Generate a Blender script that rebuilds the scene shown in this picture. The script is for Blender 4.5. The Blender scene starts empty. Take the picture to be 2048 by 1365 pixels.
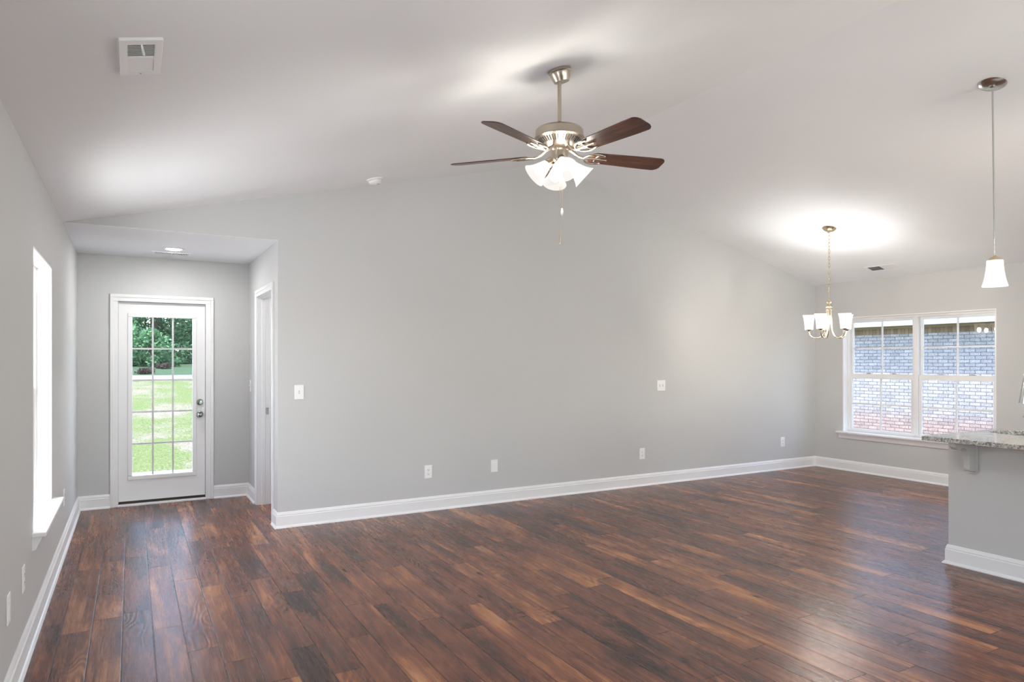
import bpy, bmesh, math, random
from mathutils import Vector, Matrix
random.seed(7)
SC = bpy.context.scene
COL = SC.collection
PI = math.pi

# ------------------------------------------------------------------ camera
F_PX, YAW, HZ, CXP, EYE = 1353.07, 0.5138, 722.51, 1026.7, 1.417
cam_d = bpy.data.cameras.new('camera')
cam_d.sensor_fit = 'HORIZONTAL'; cam_d.sensor_width = 36.0
cam_d.lens = F_PX / 2048 * 36.0
cam_d.shift_x = -(CXP - 1024) / 2048
cam_d.shift_y = (HZ - 682.5) / 2048
cam_d.clip_start = 0.05; cam_d.clip_end = 300
cam = bpy.data.objects.new('camera', cam_d); COL.objects.link(cam)
cam.location = (0, 0, EYE); cam.rotation_euler = (PI/2, 0, -YAW)
SC.camera = cam

# ------------------------------------------------------------------ sky, sun, fill lamps, exposure
SC.view_settings.view_transform = 'Standard'
SC.view_settings.look = 'None'
SC.view_settings.gamma = 1.0
SC.view_settings.use_curve_mapping = False
SC.view_settings.exposure = 0.20
SC.cycles.use_denoising = True
SC.cycles.max_bounces = 12
SC.cycles.diffuse_bounces = 6
SC.cycles.transparent_max_bounces = 16
SC.cycles.sample_clamp_indirect = 6.0
SC.cycles.caustics_reflective = False
SC.cycles.caustics_refractive = False

SUN_EL, SUN_AZ = math.radians(70), math.radians(242)     # azimuth of the direction TO the sun, from +Y clockwise
world = bpy.data.worlds.new('sky'); SC.world = world
world.use_nodes = True
wn = world.node_tree
bg = wn.nodes['Background']
sky = wn.nodes.new('ShaderNodeTexSky')
sky.sky_type = 'NISHITA'; sky.sun_disc = False
sky.sun_elevation = SUN_EL; sky.sun_rotation = SUN_AZ
hsv = wn.nodes.new('ShaderNodeHueSaturation'); hsv.inputs['Saturation'].default_value = .85
wn.links.new(sky.outputs[0], hsv.inputs['Color']); wn.links.new(hsv.outputs[0], bg.inputs[0])
bg.inputs[1].default_value = 1.1

def to_sun():
    return Vector((math.sin(SUN_AZ)*math.cos(SUN_EL), math.cos(SUN_AZ)*math.cos(SUN_EL), math.sin(SUN_EL)))
sl = bpy.data.lights.new('sun', 'SUN'); sl.energy = 8.6; sl.angle = math.radians(0.6); sl.color = (1, .96, .9)
so = bpy.data.objects.new('sun', sl); COL.objects.link(so)
so.rotation_euler = to_sun().to_track_quat('Z', 'Y').to_euler(); so.location = (0, -6, 20)

def area(name, loc, rot, sx, sy, power, color=(1, 1, 1)):
    l = bpy.data.lights.new(name, 'AREA'); l.shape = 'RECTANGLE'; l.size = sx; l.size_y = sy
    l.energy = power; l.color = color
    o = bpy.data.objects.new(name, l); COL.objects.link(o)
    o.location = loc; o.rotation_euler = rot
    return o
# fill lamps added at unseen rear and side openings, standing in for daylight
area('fill_patio_door', (2.8, -3.62, 1.06), (PI/2+.95, 0, 0), 2.3, 1.9, 78, (.88, .965, 1.0))
area('fill_rear_window', (5.9, -3.62, 1.35), (PI/2+.95, 0, 0), 1.9, 1.3, 90, (.88, .965, 1.0))
area('fill_side_window', (-.665, 1.55, 1.27), (PI/2, 0, -PI/2), .90, 1.45, 16, (1.0, .995, .98))
area('fill_left_window', (-.665, 4.768, 1.27), (PI/2, 0, -PI/2), .90, 1.45, 32, (1.0, .995, .98))  # lamp added outside this window to strengthen its daylight
# lamp added low outside the left window, imitating sun bounced off the ground
area('fill_ground_bounce', (-1.05, 4.5, .22), (PI/2+.95, 0, -PI/2), 3.4, .9, 46, (1.0, .995, .98))

# ------------------------------------------------------------------ helpers
class MB:
    def __init__(self): self.bm = bmesh.new()
    def _add(self, cos, faces):
        vs = [self.bm.verts.new(c) for c in cos]
        for f in faces:
            try: self.bm.faces.new([vs[i] for i in f])
            except ValueError: pass
        return vs
    def box(self, x0, x1, y0, y1, z0, z1, M=None):
        x0, x1 = min(x0, x1), max(x0, x1); y0, y1 = min(y0, y1), max(y0, y1); z0, z1 = min(z0, z1), max(z0, z1)
        c = [Vector(p) for p in ((x0,y0,z0),(x1,y0,z0),(x1,y1,z0),(x0,y1,z0),(x0,y0,z1),(x1,y0,z1),(x1,y1,z1),(x0,y1,z1))]
        if M: c = [M @ v for v in c]
        self._add(c, [(0,3,2,1),(4,5,6,7),(0,1,5,4),(1,2,6,5),(2,3,7,6),(3,0,4,7)])
        return self
    def quad(self, a, b, c, d):
        self._add([a,b,c,d], [(0,1,2,3)]); return self
    def prism(self, poly, lo, hi, axis='y', M=None):
        """poly of 2-d points extruded along an axis (x: poly=(y,z); y: poly=(x,z); z: poly=(x,y))"""
        def P(p, h):
            v = {'x': (h,p[0],p[1]), 'y': (p[0],h,p[1]), 'z': (p[0],p[1],h)}[axis]
            v = Vector(v); return M @ v if M else v
        n = len(poly)
        vs = self._add([P(p,lo) for p in poly] + [P(p,hi) for p in poly],
                       [tuple(range(n)), tuple(range(2*n-1, n-1, -1))] + [(i,(i+1)%n,n+(i+1)%n,n+i) for i in range(n)])
        return self
    def lathe(self, prof, seg=32, M=None, close=False):
        rows = []
        for r, z in prof:
            if r < 1e-6:
                v = Vector((0,0,z)); rows.append([self.bm.verts.new(M @ v if M else v)])
            else:
                row = []
                for k in range(seg):
                    a = 2*PI*k/seg; v = Vector((r*math.cos(a), r*math.sin(a), z))
                    row.append(self.bm.verts.new(M @ v if M else v))
                rows.append(row)
        pairs = list(zip(rows, rows[1:])) + ([(rows[-1], rows[0])] if close else [])
        for A, B in pairs:
            for k in range(seg):
                k2 = (k+1) % seg
                if len(A) == 1 and len(B) == 1: continue
                if len(A) == 1: f = [A[0], B[k2], B[k]]
                elif len(B) == 1: f = [A[k], A[k2], B[0]]
                else: f = [A[k], A[k2], B[k2], B[k]]
                try: self.bm.faces.new(f)
                except ValueError: pass
        return self
    def tube(self, pts, rad, seg=10, closed=False, flat=1.0):
        pts = [Vector(p) for p in pts]; n = len(pts)
        rads = rad if isinstance(rad, (list, tuple)) else [rad]*n
        rows = []; up = None
        for i, p in enumerate(pts):
            if closed: t = pts[(i+1) % n] - pts[i-1]
            else: t = pts[min(i+1, n-1)] - pts[max(i-1, 0)]
            t.normalize()
            if up is None:
                up = Vector((0,0,1)) if abs(t.z) < .9 else Vector((1,0,0))
            s = t.cross(up)
            if s.length < 1e-4: s = t.cross(Vector((1,0,0)))
            s.normalize(); u2 = s.cross(t); u2.normalize(); up = u2
            rows.append([self.bm.verts.new(p + rads[i]*(math.cos(2*PI*k/seg)*s + flat*math.sin(2*PI*k/seg)*u2)) for k in range(seg)])
        m = n if closed else n-1
        for i in range(m):
            A, B = rows[i], rows[(i+1) % n]
            for k in range(seg):
                self.bm.faces.new([A[k], A[(k+1)%seg], B[(k+1)%seg], B[k]])
        if not closed:
            self.bm.faces.new(list(reversed(rows[0]))); self.bm.faces.new(rows[-1])
        return self
    def ball(self, c, r, seg=20, rings=12, sc=(1,1,1)):
        M = Matrix.Translation(Vector(c)) @ Matrix.Diagonal((*sc, 1))
        prof = [(r*math.sin(PI*i/rings), -r*math.cos(PI*i/rings)) for i in range(rings+1)]
        prof[0] = (0, -r); prof[-1] = (0, r)
        return self.lathe(prof, seg, M)
    def sweep(self, path, prof):
        """sweep a closed profile (offset to the left of the path, height) along a 2-d polyline with mitred corners"""
        path = [Vector(p) for p in path]; n = len(path); rows = []
        for i, p in enumerate(path):
            d0 = (path[i]-path[i-1]).normalized() if i > 0 else (path[1]-path[0]).normalized()
            d1 = (path[i+1]-path[i]).normalized() if i < n-1 else d0
            n0 = Vector((-d0.y, d0.x)); n1 = Vector((-d1.y, d1.x))
            m = (n0+n1); m.normalize(); m = m / max(.2, m.dot(n0))
            rows.append([self.bm.verts.new((p.x+m.x*o, p.y+m.y*o, z)) for o, z in prof])
        k = len(prof)
        for A, B in zip(rows, rows[1:]):
            for j in range(k): self.bm.faces.new([A[j], A[(j+1)%k], B[(j+1)%k], B[j]])
        self.bm.faces.new(rows[0]); self.bm.faces.new(list(reversed(rows[-1])))
        return self
    def build(self, name, mat, parent=None, smooth=None, bevel=0, origin=None, props=None):
        bm = self.bm
        bmesh.ops.recalc_face_normals(bm, faces=bm.faces[:])
        me = bpy.data.meshes.new(name)
        if origin is not None:
            bmesh.ops.translate(bm, verts=bm.verts[:], vec=-Vector(origin))
        bm.to_mesh(me); bm.free()
        o = bpy.data.objects.new(name, me); COL.objects.link(o)
        mats = mat if isinstance(mat, (list, tuple)) else [mat]
        for m in mats: me.materials.append(m)
        if smooth:
            for p in me.polygons: p.use_smooth = True
            me.set_sharp_from_angle(angle=math.radians(smooth))
        if bevel:
            md = o.modifiers.new('edge', 'BEVEL'); md.width = bevel; md.segments = 2
            md.limit_method = 'ANGLE'; md.angle_limit = math.radians(40); md.harden_normals = False
        if parent is not None: o.parent = parent
        elif origin is not None: o.location = origin
        return o

def tag(o, label, cat, group=None, kind=None):
    o['label'] = label; o['category'] = cat
    if group: o['group'] = group
    if kind: o['kind'] = kind
    return o
def thing(name, loc, label, cat, group=None, kind=None, rotz=0):
    o = bpy.data.objects.new(name, None); COL.objects.link(o)
    o.empty_display_size = .1
    o.location = loc; o.rotation_euler = (0, 0, rotz)
    return tag(o, label, cat, group, kind)
def dup(root, loc, rotz=0, label=None, group=None):
    r = root.copy(); COL.objects.link(r); r.location = loc; r.rotation_euler = (0, 0, rotz)
    if label: r['label'] = label
    if group: r['group'] = group
    for ch in list(root.children):
        c = ch.copy(); COL.objects.link(c); c.parent = r
        for g in list(ch.children):
            d = g.copy(); COL.objects.link(d); d.parent = c
    return r
def bez(p0, p1, p2, p3, n=12):
    out = []
    for i in range(n+1):
        t = i/n; a = 1-t
        out.append(a**3*Vector(p0) + 3*a*a*t*Vector(p1) + 3*a*t*t*Vector(p2) + t**3*Vector(p3))
    return out

def ring_slab(outer, inner, z0, z1):
    mb = MB(); n = len(inner)
    vo = [[mb.bm.verts.new((*p, z)) for p in outer] for z in (z0, z1)]
    vi = [[mb.bm.verts.new((*p, z)) for p in inner] for z in (z0, z1)]
    for i in range(n):
        j = (i+1) % n
        mb.bm.faces.new([vo[1][i], vo[1][j], vi[1][j], vi[1][i]]); mb.bm.faces.new([vo[0][i], vi[0][i], vi[0][j], vo[0][j]])
        mb.bm.faces.new([vo[0][i], vo[0][j], vo[1][j], vo[1][i]]); mb.bm.faces.new([vi[0][i], vi[1][i], vi[1][j], vi[0][j]])
    return mb

# ------------------------------------------------------------------ materials
class NT:
    def __init__(self, name):
        self.m = bpy.data.materials.new(name); self.m.use_nodes = True
        self.t = self.m.node_tree; self.p = self.t.nodes['Principled BSDF']; self.out = self.t.nodes['Material Output']
    def n(self, typ, **kw):
        x = self.t.nodes.new(typ)
        for k, v in kw.items():
            if k.startswith('i_'):
                key = k[2:]; key = int(key) if key.isdigit() else key.replace('_', ' ')
                if isinstance(v, bpy.types.NodeSocket): self.t.links.new(v, x.inputs[key])
                else: x.inputs[key].default_value = v
            else: setattr(x, k, v)
        return x
    def link(self, a, b): self.t.links.new(a, b)
    def math(self, op, a, b=None, c=None, clamp=False):
        x = self.t.nodes.new('ShaderNodeMath'); x.operation = op; x.use_clamp = clamp
        for i, v in enumerate((a, b, c)):
            if v is None: continue
            if isinstance(v, bpy.types.NodeSocket): self.t.links.new(v, x.inputs[i])
            else: x.inputs[i].default_value = v
        return x.outputs[0]
    def ramp(self, fac, stops, interp='LINEAR'):
        x = self.t.nodes.new('ShaderNodeValToRGB'); x.color_ramp.interpolation = interp
        el = x.color_ramp.elements
        while len(el) < len(stops): el.new(.5)
        for e, (p, c) in zip(el, stops):
            e.position = p; e.color = (*c, 1) if len(c) == 3 else c
        self.t.links.new(fac, x.inputs[0]); return x.outputs[0]
    def mix(self, fac, a, b, blend='MIX'):
        x = self.t.nodes.new('ShaderNodeMix'); x.data_type = 'RGBA'; x.blend_type = blend
        for i, v in ((0, fac), (6, a), (7, b)):
            if isinstance(v, bpy.types.NodeSocket): self.t.links.new(v, x.inputs[i])
            else: x.inputs[i].default_value = v if i == 0 else ((*v, 1) if len(v) == 3 else v)
        return x.outputs[2]
    def bump(self, h, strength=.2, dist=.01):
        x = self.n('ShaderNodeBump', i_Strength=strength, i_Distance=dist); self.link(h, x.inputs['Height'])
        self.link(x.outputs[0], self.p.inputs['Normal']); return x
    def set(self, **kw):
        for k, v in kw.items():
            key = k.replace('_', ' ')
            if isinstance(v, bpy.types.NodeSocket): self.link(v, self.p.inputs[key])
            else: self.p.inputs[key].default_value = (*v, 1) if isinstance(v, tuple) and len(v) == 3 else v
        return self

def paint(name, col, rough, bump=.04, scale=220, var=.03):
    t = NT(name); co = t.n('ShaderNodeTexCoord').outputs['Object']
    nz = t.n('ShaderNodeTexNoise', i_Scale=scale, i_Detail=3.0); t.link(co, nz.inputs['Vector'])
    big = t.n('ShaderNodeTexNoise', i_Scale=1.3, i_Detail=2.0); t.link(co, big.inputs['Vector'])
    c = t.mix(big.outputs[0], tuple(x*(1-var) for x in col), tuple(min(1, x*(1+var)) for x in col))
    t.set(Base_Color=c, Roughness=rough); t.p.inputs['Specular IOR Level'].default_value = .35
    t.bump(nz.outputs[0], bump, .002)
    return t.m
def simple(name, col, rough=.5, metal=0.0, bump=0, scale=60, spec=.5):
    t = NT(name); co = t.n('ShaderNodeTexCoord').outputs['Object']
    nz = t.n('ShaderNodeTexNoise', i_Scale=scale, i_Detail=2.0); t.link(co, nz.inputs['Vector'])
    r = t.math('MULTIPLY_ADD', nz.outputs[0], .02 if metal else .08, rough-(.01 if metal else .04))
    t.set(Base_Color=col, Roughness=r, Metallic=metal); t.p.inputs['Specular IOR Level'].default_value = spec
    if bump: t.bump(nz.outputs[0], bump, .002)
    return t.m
M = {}
M['wall'] = paint('wall_paint', (.60, .603, .60), .62)
M['ceiling'] = paint('ceiling_paint', (.87, .885, .90), .75)
M['trim'] = simple('trim_white', (.88, .88, .885), .34)
M['vinyl'] = simple('vinyl_white', (.86, .865, .87), .4)
M['plastic'] = simple('plastic_white', (.92, .92, .92), .35)
M['slot'] = simple('slot_dark', (.03, .03, .03), .6)
M['grille'] = simple('grille_grey', (.42, .42, .43), .5)
M['nickel'] = simple('brushed_nickel', (.52, .46, .38), .28, 1.0)
M['nickel_warm_lit'] = simple('warm_lit_nickel', (.74, .60, .42), .24, 1.0)  # brushed nickel with the warm lamplight put into its colour
M['chrome'] = simple('satin_nickel', (.60, .60, .59), .22, 1.0)
M['pewter'] = simple('aged_nickel', (.30, .33, .30), .22, 1.0)
M['steel'] = simple('stainless_steel', (.55, .55, .56), .3, 1.0)
M['bronze'] = simple('dark_sweep', (.035, .022, .016), .6)
M['concrete'] = paint('concrete', (.74, .71, .68), .85, .2, 60, .06)
M['dirt'] = paint('bare_dirt', (.26, .19, .15), .95, .5, 20, .15)
M['gravel'] = paint('gravel', (.21, .215, .235), .9, .6, 40, .15)
M['fascia'] = simple('fascia_paint', (.42, .43, .44), .5)
M['frieze'] = simple('frieze_tan', (.26, .20, .12), .6)

def glass_mat():
    t = NT('window_glass'); t.t.nodes.remove(t.p)
    lw = t.n('ShaderNodeLayerWeight', i_Blend=.5)       # Schlick reflectance, the same from both faces
    f2 = t.math('MULTIPLY_ADD', t.math('POWER', lw.outputs['Facing'], 5.0), .95, .045, clamp=True)
    tr = t.n('ShaderNodeBsdfTransparent', i_Color=(.985, .985, .985, 1))
    gl = t.n('ShaderNodeBsdfGlossy', i_Roughness=0.0, i_Color=(1, 1, 1, 1))
    mx = t.n('ShaderNodeMixShader'); t.link(f2, mx.inputs[0]); t.link(tr.outputs[0], mx.inputs[1]); t.link(gl.outputs[0], mx.inputs[2])
    t.link(mx.outputs[0], t.out.inputs[0]); return t.m
M['glass'] = glass_mat()

def shade_mat(name, col, strength, dens):
    """frosted glass of a lit lamp: lets part of the bulb's light straight through and glows"""
    t = NT(name); t.t.nodes.remove(t.p)
    lw = t.n('ShaderNodeLayerWeight', i_Blend=.35)
    f = t.math('MULTIPLY_ADD', lw.outputs['Facing'], .35, dens, clamp=True)
    tr = t.n('ShaderNodeBsdfTransparent', i_Color=(1, .97, .93, 1))
    em = t.n('ShaderNodeEmission', i_Color=(*col, 1), i_Strength=strength)
    gl = t.n('ShaderNodeBsdfGlossy', i_Roughness=.3, i_Color=(.9, .9, .9, 1))
    m0 = t.n('ShaderNodeMixShader', i_0=0.0); t.link(em.outputs[0], m0.inputs[1]); t.link(gl.outputs[0], m0.inputs[2])
    mx = t.n('ShaderNodeMixShader'); t.link(f, mx.inputs[0]); t.link(tr.outputs[0], mx.inputs[1]); t.link(m0.outputs[0], mx.inputs[2])
    t.link(mx.outputs[0], t.out.inputs[0]); return t.m
M['shade'] = shade_mat('frosted_glass_lit', (1, .955, .92), 1.02, .50)
M['shade_warm'] = shade_mat('frosted_glass_lit_warm', (1, .93, .86), 2.1, .19)
def emit(name, col, strength):
    t = NT(name); t.t.nodes.remove(t.p)
    em = t.n('ShaderNodeEmission', i_Color=(*col, 1), i_Strength=strength); t.link(em.outputs[0], t.out.inputs[0]); return t.m
def bulb_strength(watts, r): return watts / (PI * 4*PI*r*r)
FAN_R, CH_R = .030, .022
M['bulb_fan'] = emit('fan_bulb', (1, .985, .965), bulb_strength(17, FAN_R))
M['bulb_chandelier'] = emit('chandelier_bulb', (1, .975, .95), bulb_strength(9, CH_R))
M['bulb_pendant'] = emit('pendant_bulb', (1, .95, .89), bulb_strength(17, CH_R))
M['recessed'] = emit('recessed_lens', (1, .99, .97), 290.0)

def floor_mat():
    t = NT('walnut_planks'); co = t.n('ShaderNodeTexCoord').outputs['Object']
    sp = t.n('ShaderNodeSeparateXYZ'); t.link(co, sp.inputs[0]); X, Y = sp.outputs[0], sp.outputs[1]
    W, L = .140, 1.22
    xs = t.math('DIVIDE', t.math('ADD', X, 20*W+.042), W)
    ix = t.math('FLOOR', xs); fx = t.math('FRACT', xs)
    w1 = t.n('ShaderNodeTexWhiteNoise', noise_dimensions='1D'); t.link(ix, w1.inputs['W'])
    ys = t.math('ADD', t.math('DIVIDE', t.math('ADD', Y, 20), L), t.math('MULTIPLY', w1.outputs[0], 7.3))
    iy = t.math('FLOOR', ys); fy = t.math('FRACT', ys)
    cmb = t.n('ShaderNodeCombineXYZ'); t.link(ix, cmb.inputs[0]); t.link(iy, cmb.inputs[1])
    w2 = t.n('ShaderNodeTexWhiteNoise', noise_dimensions='2D'); t.link(cmb.outputs[0], w2.inputs['Vector'])
    rnd, rcol = w2.outputs[0], w2.outputs[1]
    # every plank gets its own piece of the figure
    off = t.n('ShaderNodeVectorMath', operation='SCALE', i_Scale=37.0); t.link(rcol, off.inputs[0])
    pc = t.n('ShaderNodeVectorMath', operation='ADD'); t.link(co, pc.inputs[0]); t.link(off.outputs[0], pc.inputs[1])
    def noise(sx, sy, sc=1.0, det=4.0, rough=.55, dist=0.0):
        mp = t.n('ShaderNodeMapping'); mp.inputs['Scale'].default_value = (sx, sy, 1); t.link(pc.outputs[0], mp.inputs[0])
        nz = t.n('ShaderNodeTexNoise', i_Scale=sc, i_Detail=det, i_Roughness=rough, i_Distortion=dist); t.link(mp.outputs[0], nz.inputs[0]); return nz.outputs[0]
    smudge = noise(6.0, 1.1, 1.0, 4.0, .55, .4)
    streak = noise(34, 1.0, 1.0, 4.0, .6, .3)
    grain = noise(190, 7, 1.0, 3.0, .6, .3)
    warp = noise(5, 1.1, 1.0, 2.0, .5, 0)
    # cathedral rings: contour lines of a slow noise field
    ring = t.math('SINE', t.math('MULTIPLY', warp, 130.0))
    ring01 = t.math('MULTIPLY_ADD', ring, .5, .5)
    ringmask = t.n('ShaderNodeMapRange', i_1=.42, i_2=.62); t.link(noise(3, .8, 1.0, 2.0), ringmask.inputs[0])
    tone = t.math('ADD', t.math('MULTIPLY', t.math('SUBTRACT', rnd, .5), .26),
                  t.math('ADD', t.math('MULTIPLY', t.math('SUBTRACT', smudge, .5), 1.45),
                         t.math('ADD', t.math('MULTIPLY', t.math('SUBTRACT', streak, .5), .55),
                                t.math('MULTIPLY', t.math('SUBTRACT', grain, .5), .34))))
    tone = t.math('ADD', tone, t.math('MULTIPLY', t.math('MULTIPLY', t.math('SUBTRACT', ring01, .5), ringmask.outputs[0]), .22))
    tone = t.math('ADD', tone, .47, clamp=True)
    colr = t.ramp(tone, [(0.0, (.038, .025, .023)), (.20, (.070, .038, .031)), (.42, (.145, .060, .040)), (.60, (.215, .085, .047)), (.74, (.36, .155, .070)), (1.0, (.53, .265, .12))])
    # cooler, redder planks mixed in
    hue = t.n('ShaderNodeSeparateColor'); t.link(rcol, hue.inputs[0])
    colr = t.mix(t.math('MULTIPLY', hue.outputs[1], .45), colr, t.mix(1.0, colr, (.86, .90, 1.08), 'MULTIPLY'))
    # knots and cracks
    kn = t.n('ShaderNodeTexVoronoi', feature='F1', i_Scale=1.0); mpk = t.n('ShaderNodeMapping'); mpk.inputs['Scale'].default_value = (5.5, 1.6, 1)
    t.link(pc.outputs[0], mpk.inputs[0]); t.link(mpk.outputs[0], kn.inputs['Vector'])
    knot = t.n('ShaderNodeMapRange', i_1=.10, i_2=.02); t.link(t.math('ADD', kn.outputs['Distance'], t.math('MULTIPLY', t.math('SUBTRACT', streak, .5), .12)), knot.inputs[0])
    colr = t.mix(t.math('MULTIPLY', knot.outputs[0], .85, clamp=True), colr, (.010, .007, .006))
    # joints
    ex = t.math('MINIMUM', fx, t.math('SUBTRACT', 1.0, fx)); ey = t.math('MINIMUM', fy, t.math('SUBTRACT', 1.0, fy))
    gx = t.n('ShaderNodeMapRange', i_1=.010, i_2=.026); t.link(ex, gx.inputs[0])
    gy = t.n('ShaderNodeMapRange', i_1=.0012, i_2=.0030); t.link(ey, gy.inputs[0])
    g = t.math('MINIMUM', gx.outputs[0], gy.outputs[0])
    colr = t.mix(t.math('MULTIPLY', t.math('SUBTRACT', 1.0, g), .75), colr, (.012, .008, .007))
    rg = t.math('ADD', t.math('MULTIPLY', grain, .08), t.math('MULTIPLY_ADD', streak, .12, .17))
    t.set(Base_Color=colr, Roughness=rg); t.p.inputs['Specular IOR Level'].default_value = .27; t.set(IOR=1.5)
    h = t.math('ADD', t.math('MULTIPLY', grain, .25), t.math('ADD', t.math('MULTIPLY', t.math('MULTIPLY', ring01, ringmask.outputs[0]), .35), t.math('MULTIPLY', smudge, .9)))
    h = t.math('ADD', h, t.math('MULTIPLY', g, .45))
    h = t.math('SUBTRACT', h, t.math('MULTIPLY', knot.outputs[0], .5))
    t.bump(h, .30, .004)
    return t.m
M['floor'] = floor_mat()

def wood_blade():
    t = NT('fan_walnut'); co = t.n('ShaderNodeTexCoord').outputs['Object']
    mp = t.n('ShaderNodeMapping'); mp.inputs['Scale'].default_value = (3, 42, 20); t.link(co, mp.inputs[0])
    nz = t.n('ShaderNodeTexNoise', i_Scale=1.0, i_Detail=5.0, i_Distortion=1.2); t.link(mp.outputs[0], nz.inputs[0])
    c = t.ramp(nz.outputs[0], [(.3, (.030, .013, .009)), (.55, (.085, .036, .022)), (.75, (.15, .07, .042))])
    t.set(Base_Color=c, Roughness=.32); return t.m
M['blade'] = wood_blade()

def granite():
    t = NT('speckled_granite'); co = t.n('ShaderNodeTexCoord').outputs['Object']
    n1 = t.n('ShaderNodeTexNoise', i_Scale=120.0, i_Detail=4.0, i_Roughness=.65); t.link(co, n1.inputs[0])
    n2 = t.n('ShaderNodeTexNoise', i_Scale=38.0, i_Detail=3.0, i_Roughness=.6); t.link(co, n2.inputs[0])
    v = t.n('ShaderNodeTexVoronoi', i_Scale=120.0); t.link(co, v.inputs['Vector'])
    base = t.ramp(n2.outputs[0], [(.35, (.22, .21, .19)), (.5, (.48, .47, .44)), (.7, (.72, .71, .69))])
    sp = t.ramp(n1.outputs[0], [(.43, (1, 1, 1)), (.50, (0, 0, 0))])
    c = t.mix(sp, base, (.035, .033, .035))
    c = t.mix(t.math('MULTIPLY', v.outputs['Distance'], .35, clamp=True), c, (.72, .70, .67))
    t.set(Base_Color=c, Roughness=.08); return t.m
M['granite'] = granite()

def brick():
    t = NT('whitewashed_brick'); co = t.n('ShaderNodeTexCoord').outputs['Object']
    sp = t.n('ShaderNodeSeparateXYZ'); t.link(co, sp.inputs[0])
    cm = t.n('ShaderNodeCombineXYZ'); t.link(sp.outputs[1], cm.inputs[0]); t.link(sp.outputs[2], cm.inputs[1])
    b = t.n('ShaderNodeTexBrick', offset=.5, i_Scale=1.0, i_Mortar_Size=.006, i_Mortar_Smooth=.15, i_Brick_Width=.188, i_Row_Height=.066, i_Bias=0.0)
    b.inputs['Color1'].default_value = (.40, .385, .39, 1); b.inputs['Color2'].default_value = (.28, .275, .285, 1); b.inputs['Mortar'].default_value = (.12, .12, .135, 1)
    nz = t.n('ShaderNodeTexNoise', i_Scale=14.0, i_Detail=4.0, i_Roughness=.7); t.link(co, nz.inputs[0])
    wob = t.n('ShaderNodeVectorMath', operation='MULTIPLY_ADD'); t.link(nz.outputs[1], wob.inputs[0]); wob.inputs[1].default_value = (.012, .012, 0); t.link(cm.outputs[0], wob.inputs[2])
    t.link(wob.outputs[0], b.inputs['Vector'])
    low = t.n('ShaderNodeMapRange', i_1=.62, i_2=.35); t.link(t.math('ADD', sp.outputs[2], t.math('MULTIPLY', nz.outputs[0], .3)), low.inputs[0])
    c = t.mix(t.math('MULTIPLY', low.outputs[0], .9), b.outputs[0], t.mix(1.0, b.outputs[0], (1.05, .78, .70), 'MULTIPLY'))  # pink bounce from the dirt, tinted into the lower brick colour
    fine = t.n('ShaderNodeTexNoise', i_Scale=45.0, i_Detail=3.0, i_Roughness=.7); t.link(co, fine.inputs[0])
    c = t.mix(.55, c, t.mix(1.0, c, t.ramp(fine.outputs[0], [(.36, (.30, .30, .36)), (.54, (1.12, 1.12, 1.14))]), 'MULTIPLY'))
    c = t.mix(.45, c, t.mix(1.0, c, t.ramp(nz.outputs[0], [(.3, (.55, .55, .58)), (.6, (1.15, 1.13, 1.12))]), 'MULTIPLY'))
    t.set(Base_Color=c, Roughness=.85)
    h = t.math('SUBTRACT', t.math('MULTIPLY', nz.outputs[0], .5), b.outputs[1])
    t.bump(h, .7, .012); return t.m
M['brick'] = brick()
def soldier():
    t = NT('brown_brick'); co = t.n('ShaderNodeTexCoord').outputs['Object']
    sp = t.n('ShaderNodeSeparateXYZ'); t.link(co, sp.inputs[0])
    cm = t.n('ShaderNodeCombineXYZ'); t.link(sp.outputs[2], cm.inputs[0]); t.link(sp.outputs[1], cm.inputs[1])
    b = t.n('ShaderNodeTexBrick', offset=0.0, i_Scale=1.0, i_Mortar_Size=.006, i_Brick_Width=.6, i_Row_Height=.075)
    b.inputs['Color1'].default_value = (.26, .18, .115, 1); b.inputs['Color2'].default_value = (.13, .085, .05, 1); b.inputs['Mortar'].default_value = (.10, .08, .06, 1)
    t.link(cm.outputs[0], b.inputs['Vector'])
    t.set(Base_Color=b.outputs[0], Roughness=.85); return t.m
M['soldier'] = soldier()
def shingle():
    t = NT('roof_shingle'); co = t.n('ShaderNodeTexCoord').outputs['Object']
    b = t.n('ShaderNodeTexBrick', i_Scale=1.0, i_Mortar_Size=.004, i_Brick_Width=.3, i_Row_Height=.14)
    b.inputs['Color1'].default_value = (.09, .085, .08, 1); b.inputs['Color2'].default_value = (.05, .048, .046, 1); b.inputs['Mortar'].default_value = (.02, .02, .02, 1)
    t.link(co, b.inputs['Vector']); t.set(Base_Color=b.outputs[0], Roughness=.9); return t.m
M['shingle'] = shingle()
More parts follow.
